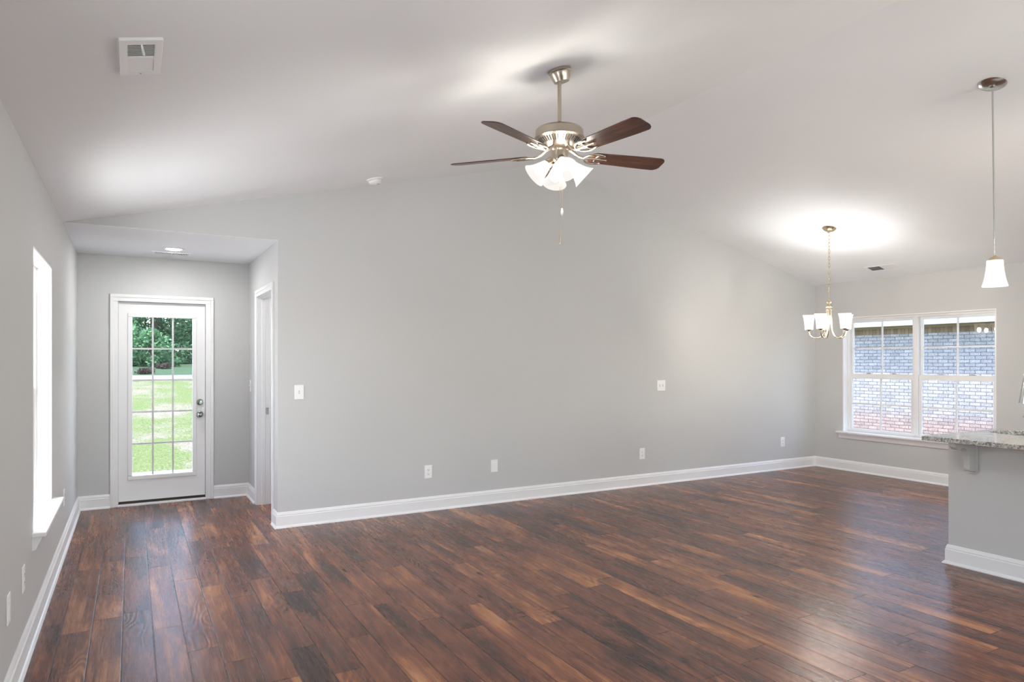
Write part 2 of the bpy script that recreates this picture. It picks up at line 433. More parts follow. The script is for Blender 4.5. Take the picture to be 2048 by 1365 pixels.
def lawn():
    t = NT('lawn'); co = t.n('ShaderNodeTexCoord').outputs['Object']
    a = t.n('ShaderNodeTexNoise', i_Scale=.55, i_Detail=4.0, i_Roughness=.6); 
    mp = t.n('ShaderNodeMapping'); mp.inputs['Scale'].default_value = (1.0, .8, 1); t.link(co, mp.inputs[0]); t.link(mp.outputs[0], a.inputs[0])
    b = t.n('ShaderNodeTexNoise', i_Scale=26.0, i_Detail=4.0, i_Roughness=.7); t.link(co, b.inputs[0])
    g = t.ramp(b.outputs[0], [(.3, (.055, .085, .027)), (.5, (.11, .145, .055)), (.72, (.19, .22, .11))])
    d = t.ramp(b.outputs[0], [(.3, (.11, .09, .075)), (.5, (.20, .175, .145)), (.72, (.28, .255, .215))])
    k = t.math('ADD', a.outputs[0], t.math('MULTIPLY', t.math('SUBTRACT', b.outputs[0], .5), .35))
    m = t.n('ShaderNodeMapRange', i_1=.50, i_2=.62); t.link(k, m.inputs[0])
    c = t.mix(t.math('MULTIPLY', m.outputs[0], .85), g, d)
    # rough meadow beyond the gravel drive
    sp = t.n('ShaderNodeSeparateXYZ'); t.link(co, sp.inputs[0])
    f = t.n('ShaderNodeMapRange', i_1=26.3, i_2=27.0); t.link(sp.outputs[1], f.inputs[0])
    far = t.ramp(b.outputs[0], [(.3, (.025, .05, .028)), (.5, (.05, .09, .05)), (.75, (.10, .14, .09))])
    c = t.mix(f.outputs[0], c, far)
    t.set(Base_Color=c, Roughness=.95); t.p.inputs['Specular IOR Level'].default_value = .1
    t.bump(b.outputs[0], .6, .05); return t.m
M['lawn'] = lawn()
def leaf(name, c0, c1):
    t = NT(name); oi = t.n('ShaderNodeNewGeometry')
    c = t.ramp(oi.outputs['Random Per Island'], [(0, c0), (1, c1)])
    t.set(Base_Color=c, Roughness=.55)
    try: t.p.inputs['Subsurface Weight'].default_value = 0
    except Exception: pass
    tl = t.n('ShaderNodeBsdfTranslucent'); t.link(c, tl.inputs[0])
    mx = t.n('ShaderNodeMixShader', i_0=.3); t.link(t.p.outputs[0], mx.inputs[1]); t.link(tl.outputs[0], mx.inputs[2]); t.link(mx.outputs[0], t.out.inputs[0])
    return t.m
M['leaf_dark'] = leaf('leaf_dark', (.022, .070, .030), (.10, .22, .095))
M['leaf_mid'] = leaf('leaf_mid', (.032, .100, .042), (.16, .34, .15))
M['leaf_red'] = leaf('leaf_dry', (.035, .022, .018), (.09, .055, .042))
M['bark'] = simple('bark', (.07, .05, .04), .9, 0, .5, 20)

# ------------------------------------------------------------------ room dimensions
XL, XA, XR, YD, YB, YR, H, XP = -.446, 1.078, 8.057, 5.969, 7.593, -3.6, 2.44, 3.83
HP = 3.485
TL = (HP-H)/(XP-XL); TR = (HP-H)/(XR-XP)
def zc(x): return H + TL*(x-XL) if x < XP else H + TR*(XR-x)
WT = .15

def wall_cells(mb, axis, p0, p1, u0, u1, z0, z1, holes):
    """wall slab between planes p0 and p1 (normal along axis) with rectangular holes (ua,ub,za,zb)"""
    us = sorted({u0, u1, *[h[0] for h in holes], *[h[1] for h in holes]})
    zs = sorted({z0, z1, *[max(z0, h[2]) for h in holes], *[min(z1, h[3]) for h in holes]})
    def P(p, u, z): return (p, u, z) if axis == 'x' else (u, p, z)
    for a, b in zip(us, us[1:]):
        for c, d in zip(zs, zs[1:]):
            um, zm = (a+b)/2, (c+d)/2
            if any(h[0] < um < h[1] and h[2] < zm < h[3] for h in holes): continue
            for p in (p0, p1): mb.quad(P(p,a,c), P(p,b,c), P(p,b,d), P(p,a,d))
    for (a, b, c, d) in list(holes) + [(u0, u1, z0, z1)]:
        mb.quad(P(p0,a,c), P(p1,a,c), P(p1,a,d), P(p0,a,d)); mb.quad(P(p0,b,c), P(p1,b,c), P(p1,b,d), P(p0,b,d))
        mb.quad(P(p0,a,d), P(p1,a,d), P(p1,b,d), P(p0,b,d))
        if c > z0 or (a, b, c, d) == (u0, u1, z0, z1): mb.quad(P(p0,a,c), P(p1,a,c), P(p1,b,c), P(p0,b,c))
    bmesh.ops.remove_doubles(mb.bm, verts=mb.bm.verts[:], dist=1e-5)
    return mb
def struct(o, label, cat): return tag(o, label, cat, kind='structure')

# floor
o = MB().box(XL-.02, XR+.02, YR-.02, YD+.05, -.03, 0).box(XL-.02, 4.6, YD+.05, YB+.06, -.03, 0).build('floor', M['floor'])
struct(o, 'dark reddish walnut plank floor running through the whole room', 'floor')
# vaulted ceiling
mb = MB()
mb.prism([(XL-.02, zc(XL)-.02*TL), (XP, HP), (XR+.02, zc(XR)-.02*TR), (XR+.02, zc(XR)+.1), (XP, HP+.1), (XL-.02, zc(XL)+.1)], YR-.02, YD+.06, 'y')
struct(mb.build('ceiling', M['ceiling']), 'pale vaulted ceiling with two slopes meeting at a long ridge', 'ceiling')
o = MB().box(XL-.02, XA+.05, YD+.001, YB+.06, H, H+.003).box(XL-.02, 4.6, YD+.1155, YB+.06, H+.003, H+.08).build('ceiling_alcove', M['ceiling'])
struct(o, 'low flat white ceiling over the back door alcove', 'ceiling')

# window / door openings
W1 = dict(y0=3.776, y1=5.547, z0=.505, z1=1.968)             # twin window, right wall
W2 = dict(y0=4.31, y1=5.225, z0=.530, z1=2.006)              # window, left wall
W3 = dict(y0=1.10, y1=2.0, z0=.530, z1=2.006)                # its twin beside the camera (out of view)
D1 = dict(x0=-.122, x1=.669, z1=2.012)                       # glazed back door
D2 = dict(y0=6.21, y1=7.02, z1=2.04)                         # doorway in the alcove wall
W4 = dict(x0=1.27, x1=2.17, z0=.60, z1=2.0)                  # bedroom window

LT = .012
mb = wall_cells(MB(), 'x', XL-WT, XL, YR-WT, YB+WT, -.03, H+.06, [(w['y0']-LT, w['y1']+LT, w['z0']-.03, w['z1']+LT) for w in (W2, W3)])
struct(mb.build('wall_left', M['wall']), 'light grey wall with a tall narrow window along the left side', 'wall')
mb = wall_cells(MB(), 'x', XR, XR+WT, YR-WT, YD+.115, -.03, H+.06, [(W1['y0']-LT, W1['y1']+LT, W1['z0']-.03, W1['z1']+LT)])
struct(mb.build('wall_right', M['wall']), 'light grey end wall holding the wide double window', 'wall')
mb = MB()
mb.box(XA, XR, YD, YD+.115, -.03, H+.004)
mb.prism([(XL, H+.004), (XR, H+.004), (XR, H+.02), (XP, HP+.03), (XL, H+.02)], YD, YD+.115, 'y')
struct(mb.build('wall_back', M['wall']), 'broad light grey gable wall facing the camera under the ridge', 'wall')
mb = wall_cells(MB(), 'x', XA, XA+.115, YD+.115, YB, -.03, H+.02, [(D2['y0']-.018, D2['y1']+.018, -.04, D2['z1']+.018)])
struct(mb.build('wall_alcove', M['wall']), 'short grey wall on the right of the alcove, pierced by a doorway', 'wall')
mb = wall_cells(MB(), 'y', YB, YB+WT, XL, 4.6, -.03, H+.06, [(D1['x0'], D1['x1'], -.04, D1['z1']), (W4['x0'], W4['x1'], W4['z0'], W4['z1'])])
struct(mb.build('wall_alcove_back', M['wall']), 'grey wall around the glazed back door at the end of the alcove', 'wall')
o = MB().box(4.5, 4.6, YD+.115, YB, -.03, H+.02).build('wall_bedroom', M['wall'])
struct(o, 'grey wall of the room beyond the alcove doorway', 'wall')
mb = wall_cells(MB(), 'y', YR-WT, YR, XL, XR, -.03, H, [(1.6, 4.0, .05, 2.06), (4.9, 6.9, .65, 2.05)])
mb.prism([(XL, H), (XR, H), (XP, HP+.03)], YR-WT, YR, 'y')
struct(mb.build('wall_rear', M['wall']), 'grey gable wall behind the camera with added openings for the fill lamps', 'wall')
# frames in the rear openings, added behind the camera to carry the fill lamps
for nm, (a, b, c, d), n in (('window_4', (1.6, 4.0, .05, 2.06), 2), ('window_5', (4.9, 6.9, .65, 2.05), 2)):
    t_ = thing(nm, ((a+b)/2, YR-.05, c), 'white framed opening added behind the camera to carry a fill lamp', 'window', kind='structure')
    f = MB()
    for x in [a+.03] + [a + (b-a)*k/n for k in range(1, n)] + [b-.03]: f.box(x-.03, x+.03, YR-.09, YR-.04, c, d)
    f.box(a, b, YR-.09, YR-.04, c, c+.06).box(a, b, YR-.09, YR-.04, d-.06, d)
    f.build('frame', M['vinyl'], t_, origin=t_.location)
    MB().box(a+.03, b-.03, YR-.068, YR-.064, c+.03, d-.03).build('glass', M['glass'], t_, origin=t_.location)
# house roof with eaves; left eave lengthened to block sun from the window
mb = MB()
e = .42
def roofz(x, up): return H + .30 + up + (TL*(min(x, 2*XP-x)-XL))
mb.prism([(XL-WT-.75, roofz(XL-WT-e, 0)-.05), (XL-WT-e, roofz(XL-WT-e, 0)), (XP, roofz(XP, 0)), (2*XP-(XL-WT-e), roofz(XL-WT-e, 0)), (2*XP-(XL-WT-e), roofz(XL-WT-e, .12)), (XP, roofz(XP, .12)), (XL-WT-e, roofz(XL-WT-e, .12)), (XL-WT-.75, roofz(XL-WT-e, .12)-.05)], YR-.4, YB+.30, 'y')
struct(mb.build('roof', M['shingle']), 'shingle roof of the house, above the vaulted ceiling', 'roof')

# ------------------------------------------------------------------ baseboards
BP = [(0, 0), (.030, 0), (.030, .006), (.022, .017), (.016, .020), (.016, .098), (.0115, .104), (.0135, .111), (.010, .118), (.0085, .126), (.004, .133), (0, .133)]
def base(name, path, label):
    o = MB().sweep(path, BP).build(name, M['trim'], smooth=25); struct(o, label, 'baseboard')
base('baseboard_left', [(-.181, YB), (XL, YB), (XL, YR)], 'white baseboard along the left window wall and beside the back door')
base('baseboard_alcove', [(XA, 7.09), (XA, YB), (.737, YB)], 'short white baseboard right of the back door')
base('baseboard_back', [(XR, YR), (XR, YD), (XA, YD), (XA, 6.14)], 'long white baseboard under the gable wall and the double window')

# ------------------------------------------------------------------ glazed back door
door = thing('door_1', ((D1['x0']+D1['x1'])/2, YB, 0), 'white back door with fifteen glass panes looking onto the lawn', 'door', kind='structure')
og = door.location.copy()
def casing(mb, fr):
    """picture-frame door casing on a wall plane; fr maps (along, out, up) to world"""
    pass
mb = MB()
cw = .068
x0, x1, zt = -.113, .662, 1.998
for (a, b, c, d) in ((x0-cw, x0, 0, zt), (x1, x1+cw+.006, 0, zt), (x0-cw, x1+cw+.006, zt, zt+cw)):
    mb.box(a, b, YB-.012, YB, c, d)
for (a, b, c, d) in ((x0-cw, x0-cw+.03, 0, zt+cw-.03), (x1+cw-.024, x1+cw+.006, 0, zt+cw-.03), (x0-cw, x1+cw+.006, zt+cw-.03, zt+cw)):
    mb.box(a, b, YB-.020, YB-.010, c, d)
mb.build('casing', M['trim'], door, bevel=.004, origin=og)
mb = MB()
mb.box(D1['x0'], x0, YB-.002, YB+WT, 0, zt).box(x1, D1['x1'], YB-.002, YB+WT, 0, zt).box(D1['x0'], D1['x1'], YB-.002, YB+WT, zt, zt+.014)
mb.box(x0, x0+.012, YB+.078, YB+.1, 0, zt-.014).box(x1-.012, x1, YB+.078, YB+.1, 0, zt-.014).box(x0, x1, YB+.078, YB+.1, zt-.014, zt)
mb.build('jamb', M['trim'], door, origin=og)
lx0, lx1, lz0, lz1 = x0+.003, x1-.003, .043, zt-.005
yf, yb2 = YB+.030, YB+.074
gx0, gx1, gz0, gz1 = .006, .542, .286, 1.852
mb = MB()
mb.box(lx0, gx0-.03, yf, yb2, lz0, lz1).box(gx1+.03, lx1, yf, yb2, lz0, lz1).box(gx0-.03, gx1+.03, yf, yb2, lz0, gz0-.03).box(gx0-.03, gx1+.03, yf, yb2, gz1+.03, lz1)
leafo = mb.build('door_leaf', M['trim'], door, origin=og)
mb = MB()                       # raised lite frame
for (a, b, c, d) in ((gx0-.04, gx0+.002, gz0+.002, gz1-.002), (gx1-.002, gx1+.04, gz0+.002, gz1-.002), (gx0-.04, gx1+.04, gz0-.04, gz0+.002), (gx0-.04, gx1+.04, gz1-.002, gz1+.04)):
    mb.box(a, b, yf-.011, yf+.02, c, d)
mb.build('lite_frame', M['trim'], door, bevel=.007, origin=og)
mb = MB()
for k in (1, 2):
    x = gx0 + (gx1-gx0)*k/3; mb.box(x-.008, x+.008, yf+.012, yf+.024, gz0, gz1)
for k in range(1, 5):
    z = gz0 + (gz1-gz0)*k/5; mb.box(gx0, gx1, yf+.0125, yf+.0235, z-.008, z+.008)
mb.build('muntin', M['vinyl'], door, origin=og)
MB().box(gx0-.005, gx1+.005, yf+.005, yf+.009, gz0-.005, gz1+.005).build('glass', M['glass'], door, origin=og)
kn = .609
RX = Matrix.Rotation(PI/2, 4, 'X')       # lathe axis z -> -y (into the room)
mb = MB().lathe([(0, 0), (.032, 0), (.033, .006), (.026, .012), (.012, .016), (.011, .030), (.020, .036), (.027, .046), (.0275, .056), (.022, .066), (.010, .070), (0, .070)], 28, Matrix.Translation((kn, yf, .870)) @ RX)
mb.build('door_knob', M['pewter'], door, smooth=40, origin=og)
mb = MB().lathe([(0, 0), (.031, 0), (.032, .008), (.028, .014), (.018, .016), (0, .016)], 28, Matrix.Translation((kn, yf, .995)) @ RX)
mb.box(kn-.005, kn+.005, yf-.034, yf-.014, .978, 1.012)
mb.build('deadbolt', M['pewter'], door, smooth=40, origin=og)
MB().box(lx0, lx1, yf+.004, yb2, .020, .044).build('door_sweep', M['bronze'], door, origin=og)
MB().box(x0-.004, x1+.004, YB-.030, YB+.03, 0, .018).build('threshold', M['trim'], door, bevel=.004, origin=og)
MB().box(x0, x1, YB+.03, YB+WT+.03, -.02, .022).build('sill_plate', M['bronze'], door, origin=og)

# ------------------------------------------------------------------ doorway in the alcove wall
dw = thing('door_2', (XA, (D2['y0']+D2['y1'])/2, 0), 'open white cased doorway in the alcove side wall', 'door', kind='structure')
og = dw.location.copy()
y0, y1, zt = D2['y0'], D2['y1'], D2['z1']
mb = MB()
for xs, sgn in ((XA, -1), (XA+.115, 1)):
    for (a, b, c, d) in ((y0-cw, y0-.004, 0, zt+.004), (y1+.004, y1+cw, 0, zt+.004), (y0-cw, y1+cw, zt+.004, zt+cw)):
        mb.box(xs, xs+sgn*.012, a, b, c, d)
    for (a, b, c, d) in ((y0-cw, y0-cw+.03, 0, zt+cw-.03), (y1+cw-.03, y1+cw, 0, zt+cw-.03), (y0-cw, y1+cw, zt+cw-.03, zt+cw)):
        mb.box(xs+sgn*.010, xs+sgn*.019, a, b, c, d)
mb.build('casing', M['trim'], dw, bevel=.003, origin=og)
mb = MB()
mb.box(XA, XA+.115, y0-.018, y0, 0, zt).box(XA, XA+.115, y1, y1+.018, 0, zt).box(XA, XA+.115, y0-.018, y1+.018, zt, zt+.018)
for (a, b, c, d) in ((y0, y0+.011, 0, zt-.011), (y1-.011, y1, 0, zt-.011), (y0, y1, zt-.011, zt)):
    mb.box(XA+.038, XA+.072, a, b, c, d)
mb.build('jamb', M['trim'], dw, bevel=.002, origin=og)
mb = MB().box(XA+.078, XA+.104, y1-.0025, y1+.002, .89, .955).build('strike_plate', M['chrome'], dw, origin=og)

# ------------------------------------------------------------------ windows
def sash(mb, ax, y0, y1, z0, z1, w, wb, wt, xa, xb):
    mb.box(xa, xb, y0, y0+w, z0+wb, z1-wt).box(xa, xb, y1-w, y1, z0+wb, z1-wt).box(xa, xb, y0, y1, z0, z0+wb).box(xa, xb, y0, y1, z1-wt, z1)
def window(name, wall_x, s, y0, y1, z0, z1, units, label, depth=.116, liner=True, zm=1.245, stool=True):
    """s=+1: outside lies towards +x. units: list of (ya, yb) glass ranges"""
    t_ = thing(name, (wall_x, (y0+y1)/2, z0), label, 'window', kind='structure'); og = t_.location.copy()
    X = lambda d: wall_x + s*d
    mb = MB()
    mb.box(X(0), X(WT), y0-LT, y0, z0, z1).box(X(0), X(WT), y1, y1+LT, z0, z1).box(X(0), X(WT), y0-LT, y1+LT, z1, z1+LT)
    mb.build('jamb_liner', M['trim'], t_, origin=og)
    mb = MB()                                   # frame
    fw = .026
    mb.box(X(depth-.036), X(WT+.02), y0, y0+fw, z0+.022, z1-fw).box(X(depth-.036), X(WT+.02), y1-fw, y1, z0+.022, z1-fw)
    mb.box(X(depth-.036), X(WT+.02), y0, y1, z1-fw, z1).box(X(depth-.02), X(WT+.02), y0, y1, z0, z0+.022)
    for (a, b), (c, d) in zip(units, units[1:]):
        mb.box(X(depth-.044), X(WT+.02), b+.036, c-.036, z0+.022, z1-fw)
    mb.build('frame', M['vinyl'], t_, bevel=.002, origin=og)
    for a, b in units:
        # lower sash (inner track), upper sash (outer track)
        lo = MB(); sash(lo, 'x', a-.034, b+.034, z0+.012, zm+.008, .034, .034, .062, X(depth-.026), X(depth-.002))
        lo = lo.build('lower_sash', M['vinyl'], t_, bevel=.002, origin=og)
        up = MB(); sash(up, 'x', a-.030, b+.030, zm-.04, z1-.022, .030, .045, .032, X(depth+.002), X(depth+.026))
        up = up.build('upper_sash', M['vinyl'], t_, bevel=.002, origin=og)
        for par, xx, za, zb in ((lo, X(depth-.014), z0+.040, zm-.054), (up, X(depth+.014), zm+.002, z1-.052)):
            m = MB(); ym = (a+b)/2; zz = (za+zb)/2
            m.box(xx-.006, xx+.006, ym-.009, ym+.009, za, zb).box(xx-.0055, xx+.0055, a-.01, b+.01, zz-.009, zz+.009)
            m.build('muntin', M['vinyl'], par, origin=og)
            MB().box(xx-.0015, xx+.0015, a-.008, b+.008, za-.008, zb+.008).build('glass', M['glass'], par, origin=og)
        for q in (.27, .70):
            yy = a + (b-a)*q
            l = MB().box(X(depth-.024), X(depth-.004), yy-.028, yy+.028, zm+.008, zm+.016).box(X(depth-.03), X(depth-.012), yy-.012, yy+.034, zm+.014, zm+.022)
            l.build('sash_lock', M['grille'], lo, bevel=.002, origin=og)
    if stool:
        mb = MB()
        xo, xi, xd = -.062, 0, depth-.03
        for (pa, pb, pc, pd) in ((xo, xi, y0-.075, y1+.075), (xi, xd, y0, y1)):
            mb.box(X(pa), X(pb), pc, pd, z0-.022, z0)
        bmesh.ops.remove_doubles(mb.bm, verts=mb.bm.verts[:], dist=1e-5)
        mb.build('stool', M['trim'], t_, bevel=.004, origin=og)
        ap = [(0, z0-.022), (.042, z0-.022), (.040, z0-.034), (.030, z0-.050), (.022, z0-.070), (.018, z0-.086), (.008, z0-.092), (0, z0-.092)]
        mb = MB().prism([(X(-o), z) for o, z in ap], y0-.06, y1+.06, 'y')
        mb.build('apron', M['trim'], t_, smooth=25, origin=og)
    return t_
window('window_1', XR, 1, W1['y0'], W1['y1'], W1['z0'], W1['z1'], [(3.835, 4.599), (4.724, 5.488)], 'wide white double window onto a pale brick house')
window('window_2', XL, -1, W2['y0'], W2['y1'], W2['z0'], W2['z1'], [(W2['y0']+.058, W2['y1']-.058)], 'tall narrow white window with deep sill in the left wall')
window('window_3', XL, -1, W3['y0'], W3['y1'], W3['z0'], W3['z1'], [(W3['y0']+.058, W3['y1']-.058)], 'tall white window in the left wall beside the camera')
t_ = thing('window_6', ((W4['x0']+W4['x1'])/2, YB, W4['z0']), 'white window of the room beyond the alcove doorway', 'window', kind='structure'); og = t_.location.copy()
mb = MB()
for (a, b, c, d) in ((W4['x0'], W4['x0']+.05, W4['z0'], W4['z1']), (W4['x1']-.05, W4['x1'], W4['z0'], W4['z1']), (W4['x0'], W4['x1'], W4['z0'], W4['z0']+.05), (W4['x0'], W4['x1'], W4['z1']-.05, W4['z1']), (W4['x0'], W4['x1'], 1.22, 1.28)):
    mb.box(a, b, YB+.08, YB+.13, c, d)
mb.build('frame', M['vinyl'], t_, origin=og)
MB().box(W4['x0']+.04, W4['x1']-.04, YB+.10, YB+.104, W4['z0']+.04, W4['z1']-.04).build('glass', M['glass'], t_, origin=og)

# ------------------------------------------------------------------ ceiling fan
FX, FY = 2.105, 3.200
FZ = zc(FX)
fan = thing('ceiling_fan', (FX, FY, FZ), 'five blade walnut ceiling fan with four lit frosted glass shades', 'ceiling fan')
def Z(z): return EYE + (z-EYE)*.9845 - FZ
tilt = Vector((-TL, 0, 1)).normalized()
MT = Vector((0,0,1)).rotation_difference(tilt).to_matrix().to_4x4()
mb = MB().lathe([(0, 0), (.064, 0), (.066, -.004), (.066, -.014), (.060, -.020), (.059, -.028), (.052, -.048), (.046, -.062), (.044, -.068), (.030, -.071), (.014, -.066), (0, -.066)], 40, MT)
mb.build('canopy', M['nickel'], fan, smooth=35)
MB().lathe([(0, -.05), (.011, -.05), (.011, Z(2.775)), (0, Z(2.775))], 20).build('downrod', M['nickel'], fan, smooth=40)
MB().lathe([(.011, Z(2.790)), (.019, Z(2.786)), (.019, Z(2.762)), (.011, Z(2.760))], 20).build('coupling', M['slot'], fan, smooth=40)
mb = MB().lathe([(0, Z(2.766)), (.055, Z(2.764)), (.100, Z(2.756)), (.126, Z(2.746)), (.135, Z(2.736)), (.137, Z(2.700)), (.141, Z(2.696)), (.141, Z(2.690)), (.134, Z(2.686)), (.126, Z(2.681)), (.098, Z(2.656)), (.080, Z(2.640)), (.062, Z(2.632)), (0, Z(2.632))], 56)
motor = mb.build('motor_housing', M['nickel'], fan, smooth=30)
mb = MB()
for k in range(48):                         # cooling slots in the lower flare
    a = 2*PI*k/48
    R_ = Matrix.Rotation(a, 4, 'Z') @ Matrix.Translation((.1125, 0, Z(2.668))) @ Matrix.Rotation(-math.atan2(.0246, .028), 4, 'Y')
    mb.box(-.016, .016, -.0026, .0026, -.0022, .0022, R_)
mb.build('cooling_slots', M['slot'], motor)
mb = MB().lathe([(0, Z(2.634)), (.052, Z(2.634)), (.054, Z(2.626)), (.050, Z(2.618)), (.052, Z(2.605)), (.054, Z(2.575)), (.050, Z(2.560)), (.040, Z(2.548)), (.020, Z(2.540)), (.010, Z(2.532)), (0, Z(2.530))], 36)
kit = mb.build('light_kit', M['nickel'], fan, smooth=35)
# camera-independent heading: blades spread evenly from this azimuth
AZ0 = -YAW                                   # first reference azimuth (radians, from +X)
PITCH = math.radians(-13)
def blade_mesh():
    mb = MB(); R0, R1, th = .185, .652, .006
    pts = []
    n = 14
    for i in range(n+1):
        t = i/n; r = R0 + (R1-R0)*t
        w = .052 + .014*min(1, t*1.3)
        pts.append((r, w))
    top = [(r, w) for r, w in pts]
    # rounded tip and root
    top[-2] = (R1-.034, .066); top[-1] = (R1-.020, .061); top += [(R1-.008, .050), (R1-.001, .036), (R1, .028)]
    top[0] = (R0, .030); top.insert(1, (R0+.012, .046))
    poly = top + [(r, -w) for r, w in reversed(top)]
    mb.prism(poly, -th/2, th/2, 'z')
    return mb
def iron_mesh():
    mb = MB()
    mb.tube(bez((.055, 0, .038), (.085, 0, .034), (.105, 0, -.004), (.150, 0, -.006), 10), .0085, 8)
    for s in (1, -1):                        # scrolled leaf outline gripping the blade root
        mb.tube(bez((.145, 0, -.007), (.165, s*.050, -.007), (.215, s*.060, -.007), (.262, s*.040, -.007), 12), .0055, 8)
        mb.tube(bez((.262, s*.040, -.007), (.235, s*.048, -.007), (.210, s*.030, -.007), (.222, s*.008, -.007), 10), .0048, 8)
        mb.ball((.262, s*.040, -.007), .007, 10, 6)
    mb.tube([(.145, 0, -.007), (.225, 0, -.007), (.285, 0, -.007)], [.009, .0075, .005], 8)
    mb.ball((.285, 0, -.007), .007, 10, 6)
    mb.box(.150, .250, -.014, .014, -.005, -.002)
    return mb
PM = Matrix.Rotation(PITCH, 4, 'X')
b0 = blade_mesh(); bmesh.ops.transform(b0.bm, matrix=PM, verts=b0.bm.verts[:])
blade = b0.build('blade', M['blade'], fan, bevel=.002)
i0 = iron_mesh(); bmesh.ops.transform(i0.bm, matrix=PM, verts=i0.bm.verts[:])
iron = i0.build('blade_iron', M['nickel'], blade, smooth=50)
for k in range(5):
    a = math.radians(18 + 72*k) + AZ0
    if k == 0: b, i_ = blade, iron
    else:
        b = blade.copy(); COL.objects.link(b); b.parent = fan
        i_ = iron.copy(); COL.objects.link(i_); i_.parent = b
    b.location = (0, 0, Z(2.602)); b.rotation_euler = (0, 0, a)
# light kit shades: built along -z, flared mouth, then tilted out
SHP = [(.019, 0), (.024, -.008), (.030, -.020), (.038, -.045), (.048, -.075), (.060, -.098), (.072, -.114)]
def shade_mesh(prof, th=.003, seg=36):
    inner = [(max(.001, r-th), z) for r, z in prof]
    return MB().lathe(prof + list(reversed(inner)), seg, close=True)
sh = shade_mesh(SHP).build('lamp_shade', M['shade'], fan, smooth=50)
bl = MB().ball((0, 0, -.068), FAN_R, 20, 12).build('bulb', M['bulb_fan'], sh, smooth=60)
so_ = MB().lathe([(0, .036), (.016, .034), (.022, .026), (.023, .004), (.026, .000), (.026, -.012), (.020, -.014), (0, -.014)], 24).build('socket', M['nickel'], sh, smooth=40)
am = MB().tube([(0, 0, .075), (0, 0, .05), (0, 0, .03)], .009, 10).build('shade_arm', M['nickel'], sh, smooth=60)
for k in range(4):
    a = math.radians(-82 + 90*k) + AZ0
    if k == 0: s_ = sh
    else:
        s_ = sh.copy(); COL.objects.link(s_); s_.parent = fan
        for ch in (bl, so_, am):
            c_ = ch.copy(); COL.objects.link(c_); c_.parent = s_
    rr = .062
    s_.location = (rr*math.cos(a), rr*math.sin(a), Z(2.552))
    s_.rotation_euler = (Matrix.Rotation(a, 4, 'Z') @ Matrix.Rotation(math.radians(-48), 4, 'Y')).to_euler()
for dx, zb, zf in ((-.004, 2.115, 2.087), (.008, 2.290, 2.244)):
    px, py = dx*math.cos(AZ0), dx*math.sin(AZ0) - .012
    m = MB().tube([(px, py, Z(2.54)), (px, py, Z(2.4)), (px, py, Z(zb))], .0017, 8)
    c_ = m.build('pull_chain', M['nickel_warm_lit'], fan, smooth=60)
    if zf < 2.1:
        MB().lathe([(0, Z(zf+.052)), (.0035, Z(zf+.048)), (.0045, Z(zf+.036)), (.003, Z(zf+.026)), (.0045, Z(zf+.008)), (.003, Z(zf)), (0, Z(zf))], 14, Matrix.Translation((px, py, 0))).build('chain_fob', M['nickel_warm_lit'], c_, smooth=50)
    else:
        MB().lathe([(0, Z(zf+.050)), (.004, Z(zf+.046)), (.0075, Z(zf+.030)), (.0075, Z(zf+.016)), (.004, Z(zf+.004)), (0, Z(zf))], 14, Matrix.Translation((px, py, 0))).build('chain_fob', M['plastic'], c_, smooth=50)

# ------------------------------------------------------------------ chandelier
CX_, CY_ = 6.470, 4.622
CZ_ = zc(CX_)
ch = thing('chandelier', (CX_, CY_, CZ_), 'five arm brushed nickel chandelier with upturned white glass shades', 'chandelier')
def Zc(z): return z - CZ_
ntr = Vector((TR, 0, 1)).normalized(); MTR = Vector((0,0,1)).rotation_difference(ntr).to_matrix().to_4x4()
MB().lathe([(0, 0), (.068, 0), (.070, -.004), (.066, -.010), (.050, -.024), (.030, -.034), (.012, -.037), (.010, -.050), (0, -.052)], 36, MTR).build('canopy', M['nickel_warm_lit'], ch, smooth=40)
mb = MB()
z_top, z_bot = CZ_-.045, 2.085
nl = 19; pitch = (z_top-z_bot)/nl
for k in range(nl):
    zc_ = z_top - pitch*(k+.5); pts = []
    hl, hw = pitch*.5+.006, .0085
    for j in range(14):
        a = 2*PI*j/14; dx, dz = hw*math.cos(a), hl*math.sin(a)
        ang = (k % 2)*PI/2 + .5
        pts.append((dx*math.cos(ang), dx*math.sin(ang), Zc(zc_)+dz))
    mb.tube(pts, .0020, 6, closed=True)
mb.build('chain', M['nickel_warm_lit'], ch, smooth=60)
MB().lathe([(0, Zc(2.092)), (.006, Zc(2.088)), (.007, Zc(2.070)), (.014, Zc(2.062)), (.024, Zc(2.050)), (.026, Zc(2.040)), (.020, Zc(2.034)), (.022, Zc(2.008)), (.030, Zc(2.002)), (.034, Zc(1.992)), (.030, Zc(1.984)), (.034, Zc(1.978)), (.034, Zc(1.966)), (.020, Zc(1.960)), (0, Zc(1.958))], 36).build('hub', M['nickel_warm_lit'], ch, smooth=35)
CSH = [(.040, 0), (.042, .004), (.044, .030), (.047, .070), (.052, .110), (.058, .140), (.064, .158)]
arm = None
